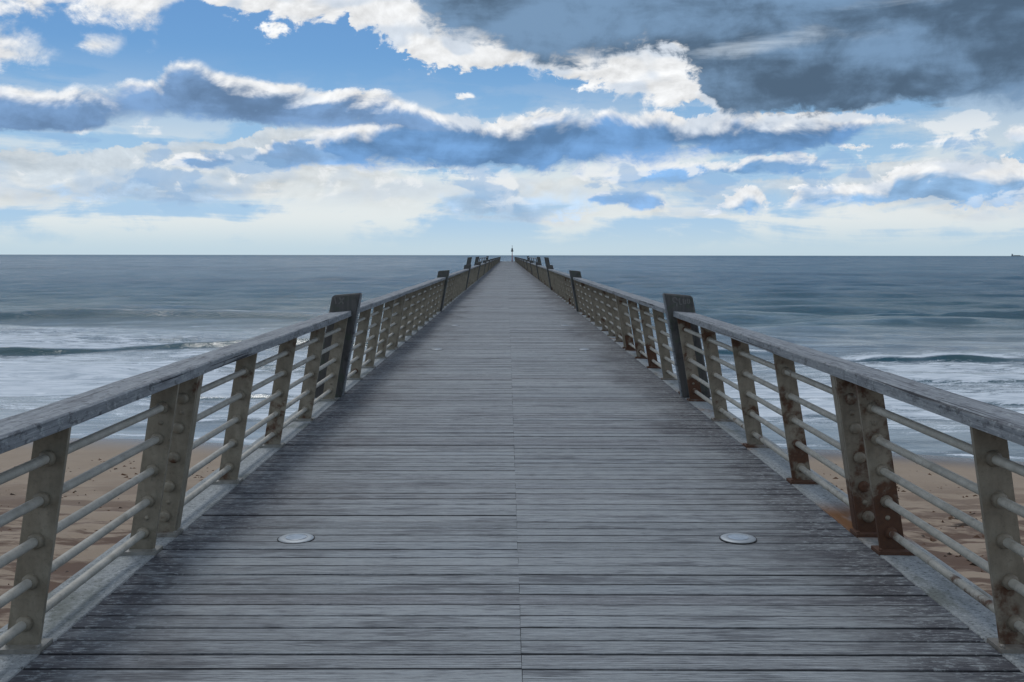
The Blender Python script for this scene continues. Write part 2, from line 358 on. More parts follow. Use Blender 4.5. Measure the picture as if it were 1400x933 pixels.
def metal_mat(name, base, light, rust, rough=0.55, metal=0.2, low=0.0):
    m, t = new_mat(name)
    on = t.new('ShaderNodeObjectInfo'); oi = on.outputs['Random']
    sc_ = t.new('ShaderNodeSeparateColor'); t.l.new(on.outputs['Color'], sc_.inputs[0]); corr = t.sub(1.0, sc_.outputs[0])   # how corroded this very piece is
    v = t.vadd(t.P, t.xyz(t.mul(oi, 13), 0, t.mul(oi, 5)))
    n1 = t.ss(t.add(t.mul(t.noise(t.vmul(v, (16, 16, 3.2)), 1.0, 5, 0.6), .5), t.mul(t.noise(v, 9, 5, .65), .5)), .28, .72); n2 = t.noise(v, 60, 4, 0.65); n3 = t.noise(v, 5, 5, 0.65)
    col = t.mix(n1, base, light)
    col = t.mix(t.mul(t.ss(n2, .5, .75), .4), col, tuple(c*.5 for c in base))
    col = t.mix(t.mul(t.ss(n3, .55, .7), .35), col, (0.16, 0.13, 0.085))
    z = t.sep(t.P)[2]
    # rust sits at the foot, under the rail and where the thing itself is badly corroded
    ends = t.add(t.mul(t.ss(z, 0.45, 0.0, 0, 1), t.ma(corr, .17, low)), t.ss(z, 0.72, 0.93, 0, 0.08))
    lev = t.add(t.add(t.mul(t.sub(oi, .5), 0.14), ends), t.ma(corr, .085, rust))
    rs = t.ss(t.add(n3, lev), 0.66, 0.80)
    rc = t.mix(n2, (0.035, 0.018, 0.014), (0.17, 0.068, 0.030))
    col = t.mix(t.mul(rs, 0.92), col, rc)
    fin(t, col, t.ss(rs, 0, 1, rough, 0.85), t.add(n2, t.mul(rs, .6)), 0.4, 0.003, metal=metal)
    return m
M_metalL = metal_mat('weathered_steel', (0.19, 0.165, 0.122), (0.35, 0.315, 0.245), 0.02, low=0.05)
M_metalR = metal_mat('rusting_steel', (0.19, 0.16, 0.118), (0.34, 0.30, 0.23), 0.02, low=0.07)
M_rodL = metal_mat('rod_steel', (0.33, 0.315, 0.27), (0.50, 0.48, 0.425), -0.06, rough=0.62, metal=0.15)
M_rodR = metal_mat('rod_steel_stained', (0.36, 0.335, 0.275), (0.54, 0.51, 0.435), -0.02, rough=0.62, metal=0.12, low=0.12)
M_plateL = metal_mat('plate_steel', (0.22, 0.215, 0.19), (0.36, 0.35, 0.32), -0.02, low=0.0)
M_plateR = metal_mat('plate_steel_rusty', (0.20, 0.18, 0.15), (0.33, 0.30, 0.26), 0.08, low=0.08)
def beam_mat():
    m, t = new_mat('edge_beam_lichen')
    n = t.noise(t.vmul(t.P, (30, 2, 30)), 1, 5, .6); s = t.noise(t.P, 55, 5, .75); b = t.noise(t.vmul(t.P, (3, 1.2, 3)), 1, 4, .6)
    col = t.mix(n, (0.24, 0.258, 0.258), (0.40, 0.42, 0.425))
    col = t.mix(t.ss(s, .52, .66), col, (0.50, 0.52, 0.52))
    col = t.mix(t.mul(t.ss(s, .46, .34), .8), col, (0.055, 0.06, 0.05))
    col = t.mix(t.mul(t.ss(b, .48, .32), .6), col, (0.09, 0.10, 0.075))
    # rust run-off from the posts on the corroded side
    x, y, z = t.sep(t.P)
    ru = t.mul(t.mul(t.ss(x, 1.9, 2.0), t.ss(t.noise(t.vmul(t.P, (2, .9, 2)), 1, 4, .6), .54, .68)), .75)
    ru2 = t.mul(t.ss(t.m('ABSOLUTE', t.sub(y, 6.05)), .62, .12), t.ss(x, 1.9, 2.0))
    col = t.mix(t.m('MAXIMUM', ru, t.mul(ru2, t.ss(b, .3, .5))), col, (0.21, 0.095, 0.035))
    fin(t, col, .85, t.add(n, s), .7, .006, spec=.2)
    return m
M_beam = beam_mat()
def plain(name, a, b, sc=20, rough=.6, metal=0.0, str_=.3):
    m, t = new_mat(name); n = t.noise(t.P, sc, 5, .6)
    fin(t, t.mix(n, a, b), rough, n, str_, .004, metal=metal)
    return m
M_pile = plain('pile_concrete', (0.16, 0.155, 0.14), (0.33, 0.32, 0.30), 3, .9)
M_joist = plain('joist_timber', (0.05, 0.045, 0.04), (0.13, 0.12, 0.11), 8, .85)
M_rim = plain('lamp_rim_steel', (0.26, 0.29, 0.31), (0.42, 0.45, 0.47), 60, .5, .3, .15)
M_lens = plain('lamp_frosted_glass', (0.34, 0.40, 0.46), (0.46, 0.52, 0.58), 40, .25, 0, .05)
M_gasket = plain('lamp_gasket', (0.02, 0.02, 0.022), (0.05, 0.05, 0.05), 40, .8)
M_redpaint = plain('red_mast_paint', (0.30, 0.035, 0.025), (0.42, 0.06, 0.04), 5, .5)
M_darkmetal = plain('dark_lantern_metal', (0.018, 0.02, 0.025), (0.04, 0.042, 0.05), 10, .5)
M_hull = plain('ship_hull_hazed', (0.08, 0.10, 0.125), (0.11, 0.13, 0.16), .05, .6)  # hull colour lightened to carry the distance haze
M_house = plain('ship_house_paint', (0.22, 0.25, 0.28), (0.30, 0.33, 0.36), .05, .6)

def sea_mat():
    m, t = new_mat('sea_water')
    a = t.new('ShaderNodeAttribute', attribute_name='foam').outputs['Fac']
    x, y, z = t.sep(t.P)
    def n2(sx, sy, det, ro, di=0.0): return t.noise(t.vmul(t.P, (sx, sy, 1)), 1.0, det, ro, di, dim='2D')
    # ripples, elongated along the crests
    b1 = n2(0.9, 1.7, 5, 0.6, 0.4); b2 = n2(0.16, 0.34, 7, 0.72, 0.3)
    shal = t.ss(y, 34, 60)
    b3 = n2(0.17, 0.10, 4, 0.65, 0.3); b4 = n2(0.04, 0.018, 4, 0.68)
    h = t.add(t.mul(b1, t.ss(shal, 0, 1, 0.02, 0.07)), t.add(t.mul(b2, t.ss(y, 42, 170, 0.04, 0.75)), t.add(t.mul(b3, t.ss(y, 60, 160, 0, .45)), t.mul(b4, t.ss(y, 150, 500, 0, 3.0)))))
    bmp = t.new('ShaderNodeBump'); bmp.inputs['Strength'].default_value = 1.0; bmp.inputs['Distance'].default_value = 1.0
    t.put(bmp.inputs['Height'], h)
    l2_ = n2(0.07, 0.35, 5, 0.62, 0.6)
    gust = n2(0.004, 0.016, 4, 0.6)
    deep = t.mix(t.ss(gust, .35, .65), (0.040, 0.112, 0.172), (0.060, 0.148, 0.212))
    surf_sheen = t.mix(t.ss(l2_, .38, .62), (0.19, 0.225, 0.24), (0.36, 0.41, 0.43))  # aerated surf, paled further so the colour carries the bright sky reflection
    near = t.mix(t.mul(t.ss(y, 56, 96), t.ss(a, .55, .15)), surf_sheen, (0.035, 0.095, 0.105))
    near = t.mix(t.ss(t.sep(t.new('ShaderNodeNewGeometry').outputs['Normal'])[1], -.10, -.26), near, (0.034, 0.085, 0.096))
    wcol = t.mix(t.ss(y, 55, 190), near, deep)
    # foam: lace and streaks
    l1 = n2(0.55, 1.5, 7, 0.68, 0.8); l2 = n2(0.10, 0.42, 4, 0.6, 0.6)
    vo = t.new('ShaderNodeTexVoronoi', feature='DISTANCE_TO_EDGE', voronoi_dimensions='2D'); t.put(vo.inputs['Vector'], t.vadd(t.vmul(t.P, (0.8, 1.7, 1)), t.xyz(t.mul(l1, 2.2), t.mul(l1, 2.2), 0)))
    lace = t.ss(vo.outputs['Distance'], 0.16, 0.0)
    fn = t.add(t.add(t.mul(l1, 0.62), t.mul(l2, 0.38)), t.mul(lace, 0.12))
    foam = t.mul(t.ss(t.add(fn, a), 0.97, 1.10), t.ss(a, 0.02, 0.2))
    fcol = t.mix(t.ss(l1, .3, .7), (0.48, 0.54, 0.59), (0.76, 0.81, 0.85))
    t.put(t.p.inputs['Base Color'], t.mix(foam, wcol, fcol))
    t.p.inputs['Roughness'].default_value = 0.7; t.p.inputs['Specular IOR Level'].default_value = 0.0
    t.l.new(bmp.outputs[0], t.p.inputs['Normal'])
    # mirror part; a wind-roughened sea hides its steepest glances, so the mirror never gets near 1 far out
    gl = t.new('ShaderNodeBsdfGlossy'); t.put(gl.inputs['Roughness'], t.ss(y, 40, 300, 0.10, 0.18)); t.l.new(bmp.outputs[0], gl.inputs['Normal'])
    fr = t.new('ShaderNodeFresnel'); fr.inputs['IOR'].default_value = 1.333; t.l.new(bmp.outputs[0], fr.inputs['Normal'])
    cap = t.ss(t.m('LOGARITHM', t.m('MAXIMUM', y, 20.0), 10.0), 2.0, 3.5, 1.0, 0.32, 'LINEAR')
    facet = t.mix(t.ss(y, 120, 320), b3, b4)
    cap = t.mul(cap, t.mix(t.ss(y, 50, 110), 1.0, t.ss(facet, .36, .64, .66, 1.40)))
    fac = t.mul(t.m('MINIMUM', fr.outputs[0], cap), t.sub(1.0, t.mul(foam, .9)))
    mx = t.new('ShaderNodeMixShader'); t.put(mx.inputs[0], fac); t.l.new(t.p.outputs[0], mx.inputs[1]); t.l.new(gl.outputs[0], mx.inputs[2])
    t.l.new(mx.outputs[0], t.o.inputs[0])
    return m
M_sea = sea_mat()
def sand_mat():
    m, t = new_mat('beach_sand')
    x, y, z = t.sep(t.P)
    wet = t.new('ShaderNodeAttribute', attribute_name='wet').outputs['Fac']
    n = t.noise(t.P, 1.3, 6, .6); n2 = t.noise(t.P, 38, 4, .7); n3 = t.noise(t.vmul(t.P, (0.5, 1.6, 1)), 1.0, 6, .65)
    col = t.mix(n, (0.26, 0.195, 0.138), (0.36, 0.278, 0.20))
    col = t.mix(t.mul(t.ss(n2, .45, .7), .35), col, (0.40, 0.32, 0.235))
    col = t.mix(t.mul(t.ss(n3, .43, .55), t.ss(y, 25.5, 19, 0, .9)), col, (0.095, 0.050, 0.030))
    col = t.mix(wet, col, (0.115, 0.088, 0.066))
    fin(t, col, t.mix(wet, 0.85, 0.22), t.add(n2, t.mul(n3, 3)), .5, .012, spec=.4)
    return m
M_sand = sand_mat()
M_weed = plain('seaweed', (0.030, 0.018, 0.010), (0.075, 0.045, 0.025), 20, .7)
M_weed2 = plain('dry_seaweed', (0.11, 0.055, 0.028), (0.18, 0.10, 0.055), 20, .8)

# ------------------------------------------------------------------ setting: beach and sea
SEA = -4.2
def ns2(X, Y, seed, octs=4, f=1.0):
    """cheap smooth noise from rotated sines"""
    r = np.random.default_rng(seed); s = np.zeros_like(X); a = 1.0; tot = 0
    for o in range(octs):
        for k in range(4):
            th = r.uniform(0, 2*np.pi); ff = f*(2**o)*r.uniform(.7, 1.4)
            s += a*np.sin((X*np.cos(th)+Y*np.sin(th))*ff+r.uniform(0, 6.28)); tot += a
        a *= .55
    return s/tot*2.0
def shore_y(X): return 30.0 - 0.115*np.clip(X, -40, 40) + 0.55*np.sin(X*.21+.6) + .35*np.sin(X*.57+2)
def beach():
    xs = np.concatenate([np.linspace(-1500, -60, 24), np.linspace(-58, 58, 420), np.linspace(60, 1500, 24)])
    ys = np.concatenate([np.linspace(-600, -12, 16), np.linspace(-10, 48, 330), np.linspace(50, 70, 6)])
    X, Y = np.meshgrid(xs, ys)
    d = shore_y(X)-Y                                   # metres landward of the waterline
    Z = SEA + np.where(d > 0, 0.040*np.minimum(d, 60), 0.055*d)
    land = np.clip((d-1.2)/4, 0, 1); inner = (np.abs(X) < 58) & (Y > -11)
    bump = 0.035*ns2(X, Y, 3, 3, 1.2)+0.035*ns2(X, Y, 5, 2, 5.0)*np.clip((27-Y)/6, .3, 1.3)
    r = np.random.default_rng(4); fp = np.zeros_like(X)
    for i in range(420):                                # scuffs and footprints
        cx = r.uniform(-22, 22); cy = r.uniform(8, 28); a = r.uniform(0, 3.1)
        m = (np.abs(X-cx) < .7) & (np.abs(Y-cy) < .7)
        if m.any():
            u = (X[m]-cx)*np.cos(a)+(Y[m]-cy)*np.sin(a); v = -(X[m]-cx)*np.sin(a)+(Y[m]-cy)*np.cos(a)
            fp[m] -= r.uniform(.03, .075)*np.exp(-(u/.22)**2-(v/.13)**2)
    Z = Z + np.where(inner, (bump+fp)*land, 0)
    me = grid_mesh('beach', np.stack([X, Y, Z], -1).reshape(-1, 3), len(ys), len(xs))
    at = me.attributes.new('wet', 'FLOAT', 'POINT')
    at.data.foreach_set('value', np.clip(1.0-(d-0.2+.5*ns2(X, Y, 8, 2, .5))/2.2, 0, 1).astype(np.float32).ravel())
    link('beach', me, M_sand, kind='structure')
beach()
def sand_z(x, y):
    d = float(shore_y(np.array(x))-y); return SEA+0.040*min(max(d, 0), 60)

def sea():
    ys = [24.0]
    while ys[-1] < 30000:
        y = ys[-1]; ys.append(y+max(0.10, 0.0042*(y-5)+0.0000018*y*y if y > 28 else .14))
    ys = np.array(ys); nc = 560
    s = np.linspace(-1, 1, nc); s = np.sign(s)*(0.75*np.abs(s)+0.25*np.abs(s)**5)
    half = 30+0.85*ys
    X = s[None, :]*half[:, None]; Y = np.repeat(ys[:, None], nc, 1)
    far = np.clip(1-(Y-250)/500, 0, 1); sh = shore_y(X); dep = np.clip((Y-sh)/18, 0, 1)
    Z = np.zeros_like(X)
    r = np.random.default_rng(21)
    for i in range(46):                                 # wind chop and swell coming in
        L = 1.6*(1.14**i) if i < 26 else r.uniform(4, 22)
        th = -np.pi/2+r.normal(0, .55); k = 2*np.pi/L
        amp = 0.0075*L**0.78*r.uniform(.5, 1.1)
        fade = np.clip((L/(0.0042*Y+.15)-2.5)/4, 0, 1)
        Z += amp*fade*np.sin(k*(X*np.cos(th)+Y*np.sin(th))+r.uniform(0, 6.28))
    Z *= (0.10+0.80*dep)*far*0.72
    foam = np.zeros_like(X); face = []
    def breaker(y0, x0, x1, H, wf, wb, soft=6, fo=.5, back=10, mean=1.6, seed=1, crestfoam=.25, tilt=0.0, var=1.0):
        nonlocal Z, foam
        yc = y0+tilt*(X-(x0+x1)/2)+mean*np.sin(X*.07+seed)+.5*mean*np.sin(X*.19+seed*2.3)+.18*mean*np.sin(X*.61+seed*3.1)
        env = 1/(1+np.exp(-(X-x0)/soft*2))/(1+np.exp((X-x1)/soft*2))
        env = np.clip(env*(1-.28*var+var*(.25*np.sin(X*.33+seed*5)+.16*np.sin(X*1.3+seed*7)*np.sin(X*.47+seed*3))), 0, 1.2)
        d = Y-yc
        prof = np.where(d < 0, np.exp(-(d/wf)**2), np.exp(-(d/wb)**2))
        Z += H*env*prof - .22*H*env*np.exp(-((d+2.2*wf)/(1.6*wf))**2)
        foam += env*fo*np.where(d > -.3, np.exp(-np.clip(d, 0, None)/back), 0)
        foam += env*crestfoam*np.exp(-((d-.45*wb)/(.4*wb))**2)
        face.append((env, d, wf, H))
    breaker(63, -70, -6, .42, .7, 2.0, seed=1.3, fo=.22, back=12, crestfoam=.15, var=.45)
    breaker(57, 19.5, 27.5, .40, .6, 1.3, soft=1.6, seed=2.1, fo=.40, back=8, crestfoam=.40, mean=.7, var=1.2)
    breaker(58.5, 28, 75, .24, .8, 2.2, seed=2.6, fo=.42, back=10, crestfoam=.35)
    breaker(59, -2, 16, .30, .8, 2.2, soft=3, seed=.4, fo=.3, back=8)
    breaker(96, -110, -18, .55, 1.2, 3.6, seed=.7, fo=.20, back=16, crestfoam=.2, var=.5)
    breaker(97, 36, 120, .52, 1.1, 4.0, soft=4, seed=3.2, fo=.12, back=16, crestfoam=.12)
    breaker(101, -10, 30, .25, 1.5, 4.0, seed=4.2, fo=.10, back=14, crestfoam=.05)
    breaker(140, -160, -12, .38, 2, 5, seed=5.1, fo=.08, back=20, crestfoam=.1)
    breaker(150, 25, 160, .16, 2, 5, seed=6.6, fo=.0, back=20, crestfoam=.0)
    breaker(205, -190, 60, .25, 3, 8, seed=7.7, fo=.0, crestfoam=.0)
    breaker(265, -230, 260, .25, 4, 10, seed=1.9, fo=.0, crestfoam=.0)
    breaker(45.5, -34, -14, .20, .4, 1.6, soft=4, seed=2.9, fo=.18, back=6, crestfoam=.3)
    breaker(39.5, -15, -7, .22, .35, 1.4, soft=2, seed=3.9, fo=.15, back=5, crestfoam=.25)
    breaker(38, 12, 40, .17, .35, 1.4, soft=4, seed=4.9, fo=.2, back=5, crestfoam=.25)
    breaker(44, 18, 60, .24, .5, 1.8, soft=4, seed=5.5, fo=.25, back=6, crestfoam=.3)
    breaker(35, -40, 45, .05, .25, 1.2, soft=6, seed=6.3, fo=.12, back=4, crestfoam=.22)
    foam += .32*np.exp(-((X-25)/9)**2-((Y-53.5)/4)**2)
    ds = Y-sh
    foam += .55*np.exp(-((ds-0.5)/.45)**2)               # the last lip of foam on the sand
    foam += .42*np.clip(1-(ds-8)/40, 0, 1)*np.clip(ds/5, 0, 1)*(1+.5*ns2(X, Y, 31, 2, .06))
    foam += .24*np.clip(1-(Y-62)/70, 0, 1)*(Y > 40)*(1+.8*ns2(X, Y, 33, 2, .05))
    for env, d, wf, H in face:
        if H > .25: foam *= 1-.92*np.clip(env, 0, 1)*np.exp(-((d+.55*wf)/(.75*wf))**2)
    Z = np.where(ds < 3, Z*np.clip(ds/3, 0, 1), Z)+0.012*np.clip(ds, 0, 1)
    me = grid_mesh('sea', np.stack([X, Y, SEA+Z], -1).reshape(-1, 3), len(ys), nc)
    at = me.attributes.new('foam', 'FLOAT', 'POINT'); at.data.foreach_set('value', np.clip(foam, 0, 1).astype(np.float32).ravel())
    link('sea', me, M_sea, kind='structure')
    print('sea rows', len(ys))
sea()

def litter():
    r = random.Random(5)
    for nm, mat, n, lab in (('seaweed_litter', M_weed, 520, 'dark seaweed scraps strewn over the sand'), ('dry_seaweed_litter', M_weed2, 1900, 'rusty brown dried seaweed strewn over the sand')):
        b = MB()
        for i in range(n):
            side = r.choice((-1, 1)); x = side*r.uniform(2.6, 17); y = r.uniform(9, 27.5)
            if r.random() < .6: y = r.choice((24.6, 21, 17.5, 14.5))+r.gauss(0, .7)+.12*x*-1
            if y > shore_y(np.array(x))-1.5: continue
            z = sand_z(x, y); k = r.randint(7, 11); L = r.uniform(.05, .24)*(1.2 if nm[0] == 's' else .8); w = L*r.uniform(.15, .45); a = r.gauss(0, .6)
            o = len(b.v); hgt = r.uniform(.006, .022)
            for j in range(k):
                t = 2*math.pi*j/k; q = r.uniform(.35, 1.3); u = L*math.cos(t)*q; v = w*math.sin(t)*q
                b.v.append((x+u*math.cos(a)-v*math.sin(a), y+u*math.sin(a)+v*math.cos(a), z-.05))
            b.v.append((x+L*r.uniform(-.4, .4), y+w*r.uniform(-.4, .4), z+hgt))
            for j in range(k): b.f.append((o+j, o+(j+1) % k, o+k))
            b.f.append(tuple(o+j for j in range(k))[::-1])
        link(nm, b.mesh(nm), mat, kind='stuff', label=lab, cat='seaweed')
litter()

# ------------------------------------------------------------------ the pier
CX = 0.06; HW = 2.0; END = 262.0
pier = link('pier', None, loc=(CX, 0, 0), label='long straight pier decked with grey weathered planks running out to sea', cat='pier')
def plank_prof(w, zt=0.0, th=.045, c=.004): return [(-w/2, zt-th), (w/2, zt-th), (w/2, zt-c), (w/2-c, zt), (-w/2+c, zt), (-w/2, zt-c)]
def plank_mesh(side, wd):
    b = MB(); x0, x1 = (.0006, HW-.004)
    b.prism(plank_prof(wd), x0, x1, 'x')
    if side < 0: b.mirror()
    return b.mesh('plank')
PL = {(s, k): plank_mesh(s, .1366-.0016*k) for s in (-1, 1) for k in range(3)}
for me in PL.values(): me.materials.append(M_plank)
nrow = 150
y_first = Y_FIRST
for r_ in range(nrow):
    y = y_first+r_*PITCH_P
    for s in (-1, 1):
        link('plank', PL[(s, random.randrange(3))], None, pier, (random.gauss(0.0, .0008), y+random.gauss(0, .0009), random.gauss(-.001, .0014)),
             (random.gauss(0, .003), random.gauss(0, .0004), ROT[s]+random.gauss(0, .0007)))
def planks_block(name, y0, y1):
    b = MB(); n = int(round((y1-y0)/PITCH_P))
    for r_ in range(n):
        y = y0+r_*PITCH_P
        for s in (-1, 1):
            w = .1366-.0016*random.randrange(3); dz = random.gauss(-.001, .0014); t = ROT[s]; dy = random.gauss(0, .0009)
            bb = MB().prism(plank_prof(w), .0006, HW-.004, 'x')
            if s < 0: bb.mirror()
            o = len(b.v); b.v += [(vx*math.cos(t)-vy*math.sin(t), y+dy+vx*math.sin(t)+vy*math.cos(t), vz+dz) for vx, vy, vz in bb.v]
            b.f += [tuple(o+i for i in f) for f in bb.f]
    link(name, b.mesh(name), M_plank_far, pier, kind='stuff')
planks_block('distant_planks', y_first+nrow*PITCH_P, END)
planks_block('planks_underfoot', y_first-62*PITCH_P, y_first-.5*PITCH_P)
YB = y_first-62*PITCH_P
for s in (-1, 1):
    y = YB
    while y < END:
        y2 = min(y+8.8, END)
        b = MB().prism([(HW+.006, -.26), (HW+.33, -.26), (HW+.33, -.022), (HW+.30, -.012), (HW+.012, -.006), (HW+.006, -.012)], y+.004, y2-.004, 'y')
        if s < 0: b.mirror()
        link('edge_beam', b.mesh('edge_beam'), M_beam, pier); y = y2
for xx in (-1.5, -.75, 0, .75, 1.5):
    link('joist', MB().box(xx-.06, xx+.06, YB, END, -.30, -.052).mesh('joist'), M_joist, pier)
WP = 17.6; W0 = 11.5
for k in range(-1, 15):
    y = W0+k*WP-.9
    if y < YB+.5 or y > END: continue
    link('cross_beam', MB().box(-2.30, 2.30, y-.2, y+.2, -.72, -.304).mesh('cross_beam'), M_joist, pier)
    for s in (-1, 1):
        link('pile', MB().lathe([(.24, -7.5), (.24, -.73), (.20, -.722)], 14).mesh('pile', True), M_pile, pier, (s*1.65, y, 0))

# ------------------------------------------------------------------ railings
LEAN = math.tan(R(10)); HB = 0.93
def lean_x(xc, z): return xc+LEAN*z        # inward is +x in the local frame of the left railing
POSTW = .14; BASE_IN = 2.035                # inner edge of a post at its foot, from the pier's centre line
xin0 = -BASE_IN; xc0 = xin0-POSTW/2
RODZ = [.105, .285, .46, .635, .81]; RODR = .0205
def m_post(side, flange=False):
    b = MB(); c = .004; zt = HB+.03
    z0 = .012; th = .011
    # plate leaning inward: a sheared box with a thin stiffening lip along its outer edge
    for (xa, xb, ya, yb) in ((-POSTW/2, POSTW/2, -th, th), (-POSTW/2-.002, -POSTW/2+.014, th, .05))+(((POSTW/2-.014, POSTW/2+.002, th, .085),) if flange else ()):
        o = len(b.v)
        for z in (z0, zt):
            for (x, y) in ((xa, ya), (xb, ya), (xb, yb), (xa, yb)): b.v.append((x+LEAN*z, y, z))
        b.f += [(o, o+1, o+5, o+4), (o+1, o+2, o+6, o+5), (o+2, o+3, o+7, o+6), (o+3, o, o+4, o+7), (o+4, o+5, o+6, o+7), (o+3, o+2, o+1, o)]
    if side > 0: b.mirror()
    return b.mesh('post')
def m_plate(side):
    b = MB().box(-.145, .10, -.065, .06, -.010, .0118)
    for dx in (-.115, .085): b.lathe([(.011, .0118), (.011, .021), (.006, .025)], 8, c=(dx, -.045, 0))
    if side > 0: b.mirror()
    return b.mesh('base_plate')
def m_collar(side, n=10):
    b = MB().lathe([(.022, -.040), (.031, -.034), (.035, -.022), (.035, -.0112)], n, 'y')
    b.lathe([(.035, .0112), (.035, .022), (.031, .034), (.022, .040)], n, 'y')
    return b.mesh('collar', True)
def m_bolt(): return MB().lathe([(.006, -.021), (.012, -.017), (.015, -.0112)], 9, 'y').mesh('bolt', True)
BAY = 1.36; NB = 4; PLEN = BAY*NB
def m_rod(): return MB().lathe([(RODR-.004, -.034), (RODR, -.030), (RODR, PLEN+.030), (RODR-.004, PLEN+.034)], 12, 'y').mesh('rod', True)
def m_handrail(y0, y1, side, nm='handrail'):
    # inner top edge 1.005 m up; the top falls 4 degrees outward; edges eased, a little uneven
    n = 12; b = MB(); w = .25; th = .062; sl = .07
    xi = -(1.862); prof0 = [(xi, 1.005-th), (xi, .997), (xi-.008, 1.005), (xi-.11, 1.005-.11*sl-.0005), (xi-w+.008, 1.005-w*sl), (xi-w, .997-w*sl), (xi-w, 1.005-th-w*sl)]
    k = len(prof0); r = random.Random(int((y0+900)*13)+side)
    for j in range(n+1):
        y = y0+(y1-y0)*j/n; dx = r.gauss(0, .0018); dz = r.gauss(0, .0014)
        for (px, pz) in prof0: b.v.append((px+dx+r.gauss(0, .0008), y, pz+dz+r.gauss(0, .0008)))
    for j in range(n):
        for i in range(k): i2 = (i+1) % k; b.f.append((j*k+i, (j+1)*k+i, (j+1)*k+i2, j*k+i2)[::-1])
    b.f.append(tuple(range(k))); b.f.append(tuple(n*k+i for i in range(k))[::-1])
    if side > 0: b.mirror()
    return b.mesh(nm)
ME = {}
for s in (-1, 1):
    ME[s] = dict(post=m_post(s), endpost=m_post(s, True), plate=m_plate(s), collar=m_collar(s), bolt=m_bolt(), rod=m_rod())
    mm, mr, mp = (M_metalL, M_rodL, M_plateL) if s < 0 else (M_metalR, M_rodR, M_plateR)
    ME[s]['post'].materials.append(mm); ME[s]['endpost'].materials.append(mm); ME[s]['plate'].materials.append(mp); ME[s]['collar'].materials.append(mm)
    ME[s]['bolt'].materials.append(mm); ME[s]['rod'].materials.append(mr)

CRNG = random.Random(12)
def bx(s, x): return CX+(x if s < 0 else -x)               # left-frame x to world
GAPD = (WP-3*PLEN-.58)/2
SIDE = {-1: 'with greenish grey posts', 1: 'with rust-streaked posts'}
def railing_panel(s, y0, ya, yb, label, group, near, mid):
    """one panel: five leaning posts, five rods, a timber handrail; y0 = first post, the handrail runs ya..yb"""
    root = link('railing_panel', None, loc=(CX, y0, 0), label=label, cat='railing', group=group)
    d = ME[s]; sg = 1 if s < 0 else -1
    link('handrail', m_handrail(ya-y0, yb-y0, s), M_rail, root)
    for z in RODZ: link('rod', d['rod'], None, root, (sg*lean_x(xc0, z), 0, z))
    for i in range(NB+1):
        p = link('post', d['endpost' if i == 0 else 'post'], None, root, (sg*xc0, i*BAY, 0))
        yp = y0+i*BAY; cr = CRNG.random()**2*(.35 if s < 0 else .8)
        if s > 0 and any(abs(yp-q) < .5 for q in (5.5, 5.9, 11.2, 11.8, 14.5, 15.9)): cr = 1.0
        if yp < 5: cr = .1
        if s < 0 and abs(yp-5.8) < .2: cr = .62
        p.color = (1-cr, 1, 1, 1)
        link('base_plate', d['plate'], None, p).color = (1-cr, 1, 1, 1)
        if near or mid:
            for z in RODZ: link('collar', d['collar'], None, p, (sg*LEAN*z, 0, z)).color = (1-cr, 1, 1, 1)
        if near and i in (0, NB):
            for z in (.19, .725): link('bolt', d['bolt'], None, p, (sg*(LEAN*z+.005), 0, z))
    return root
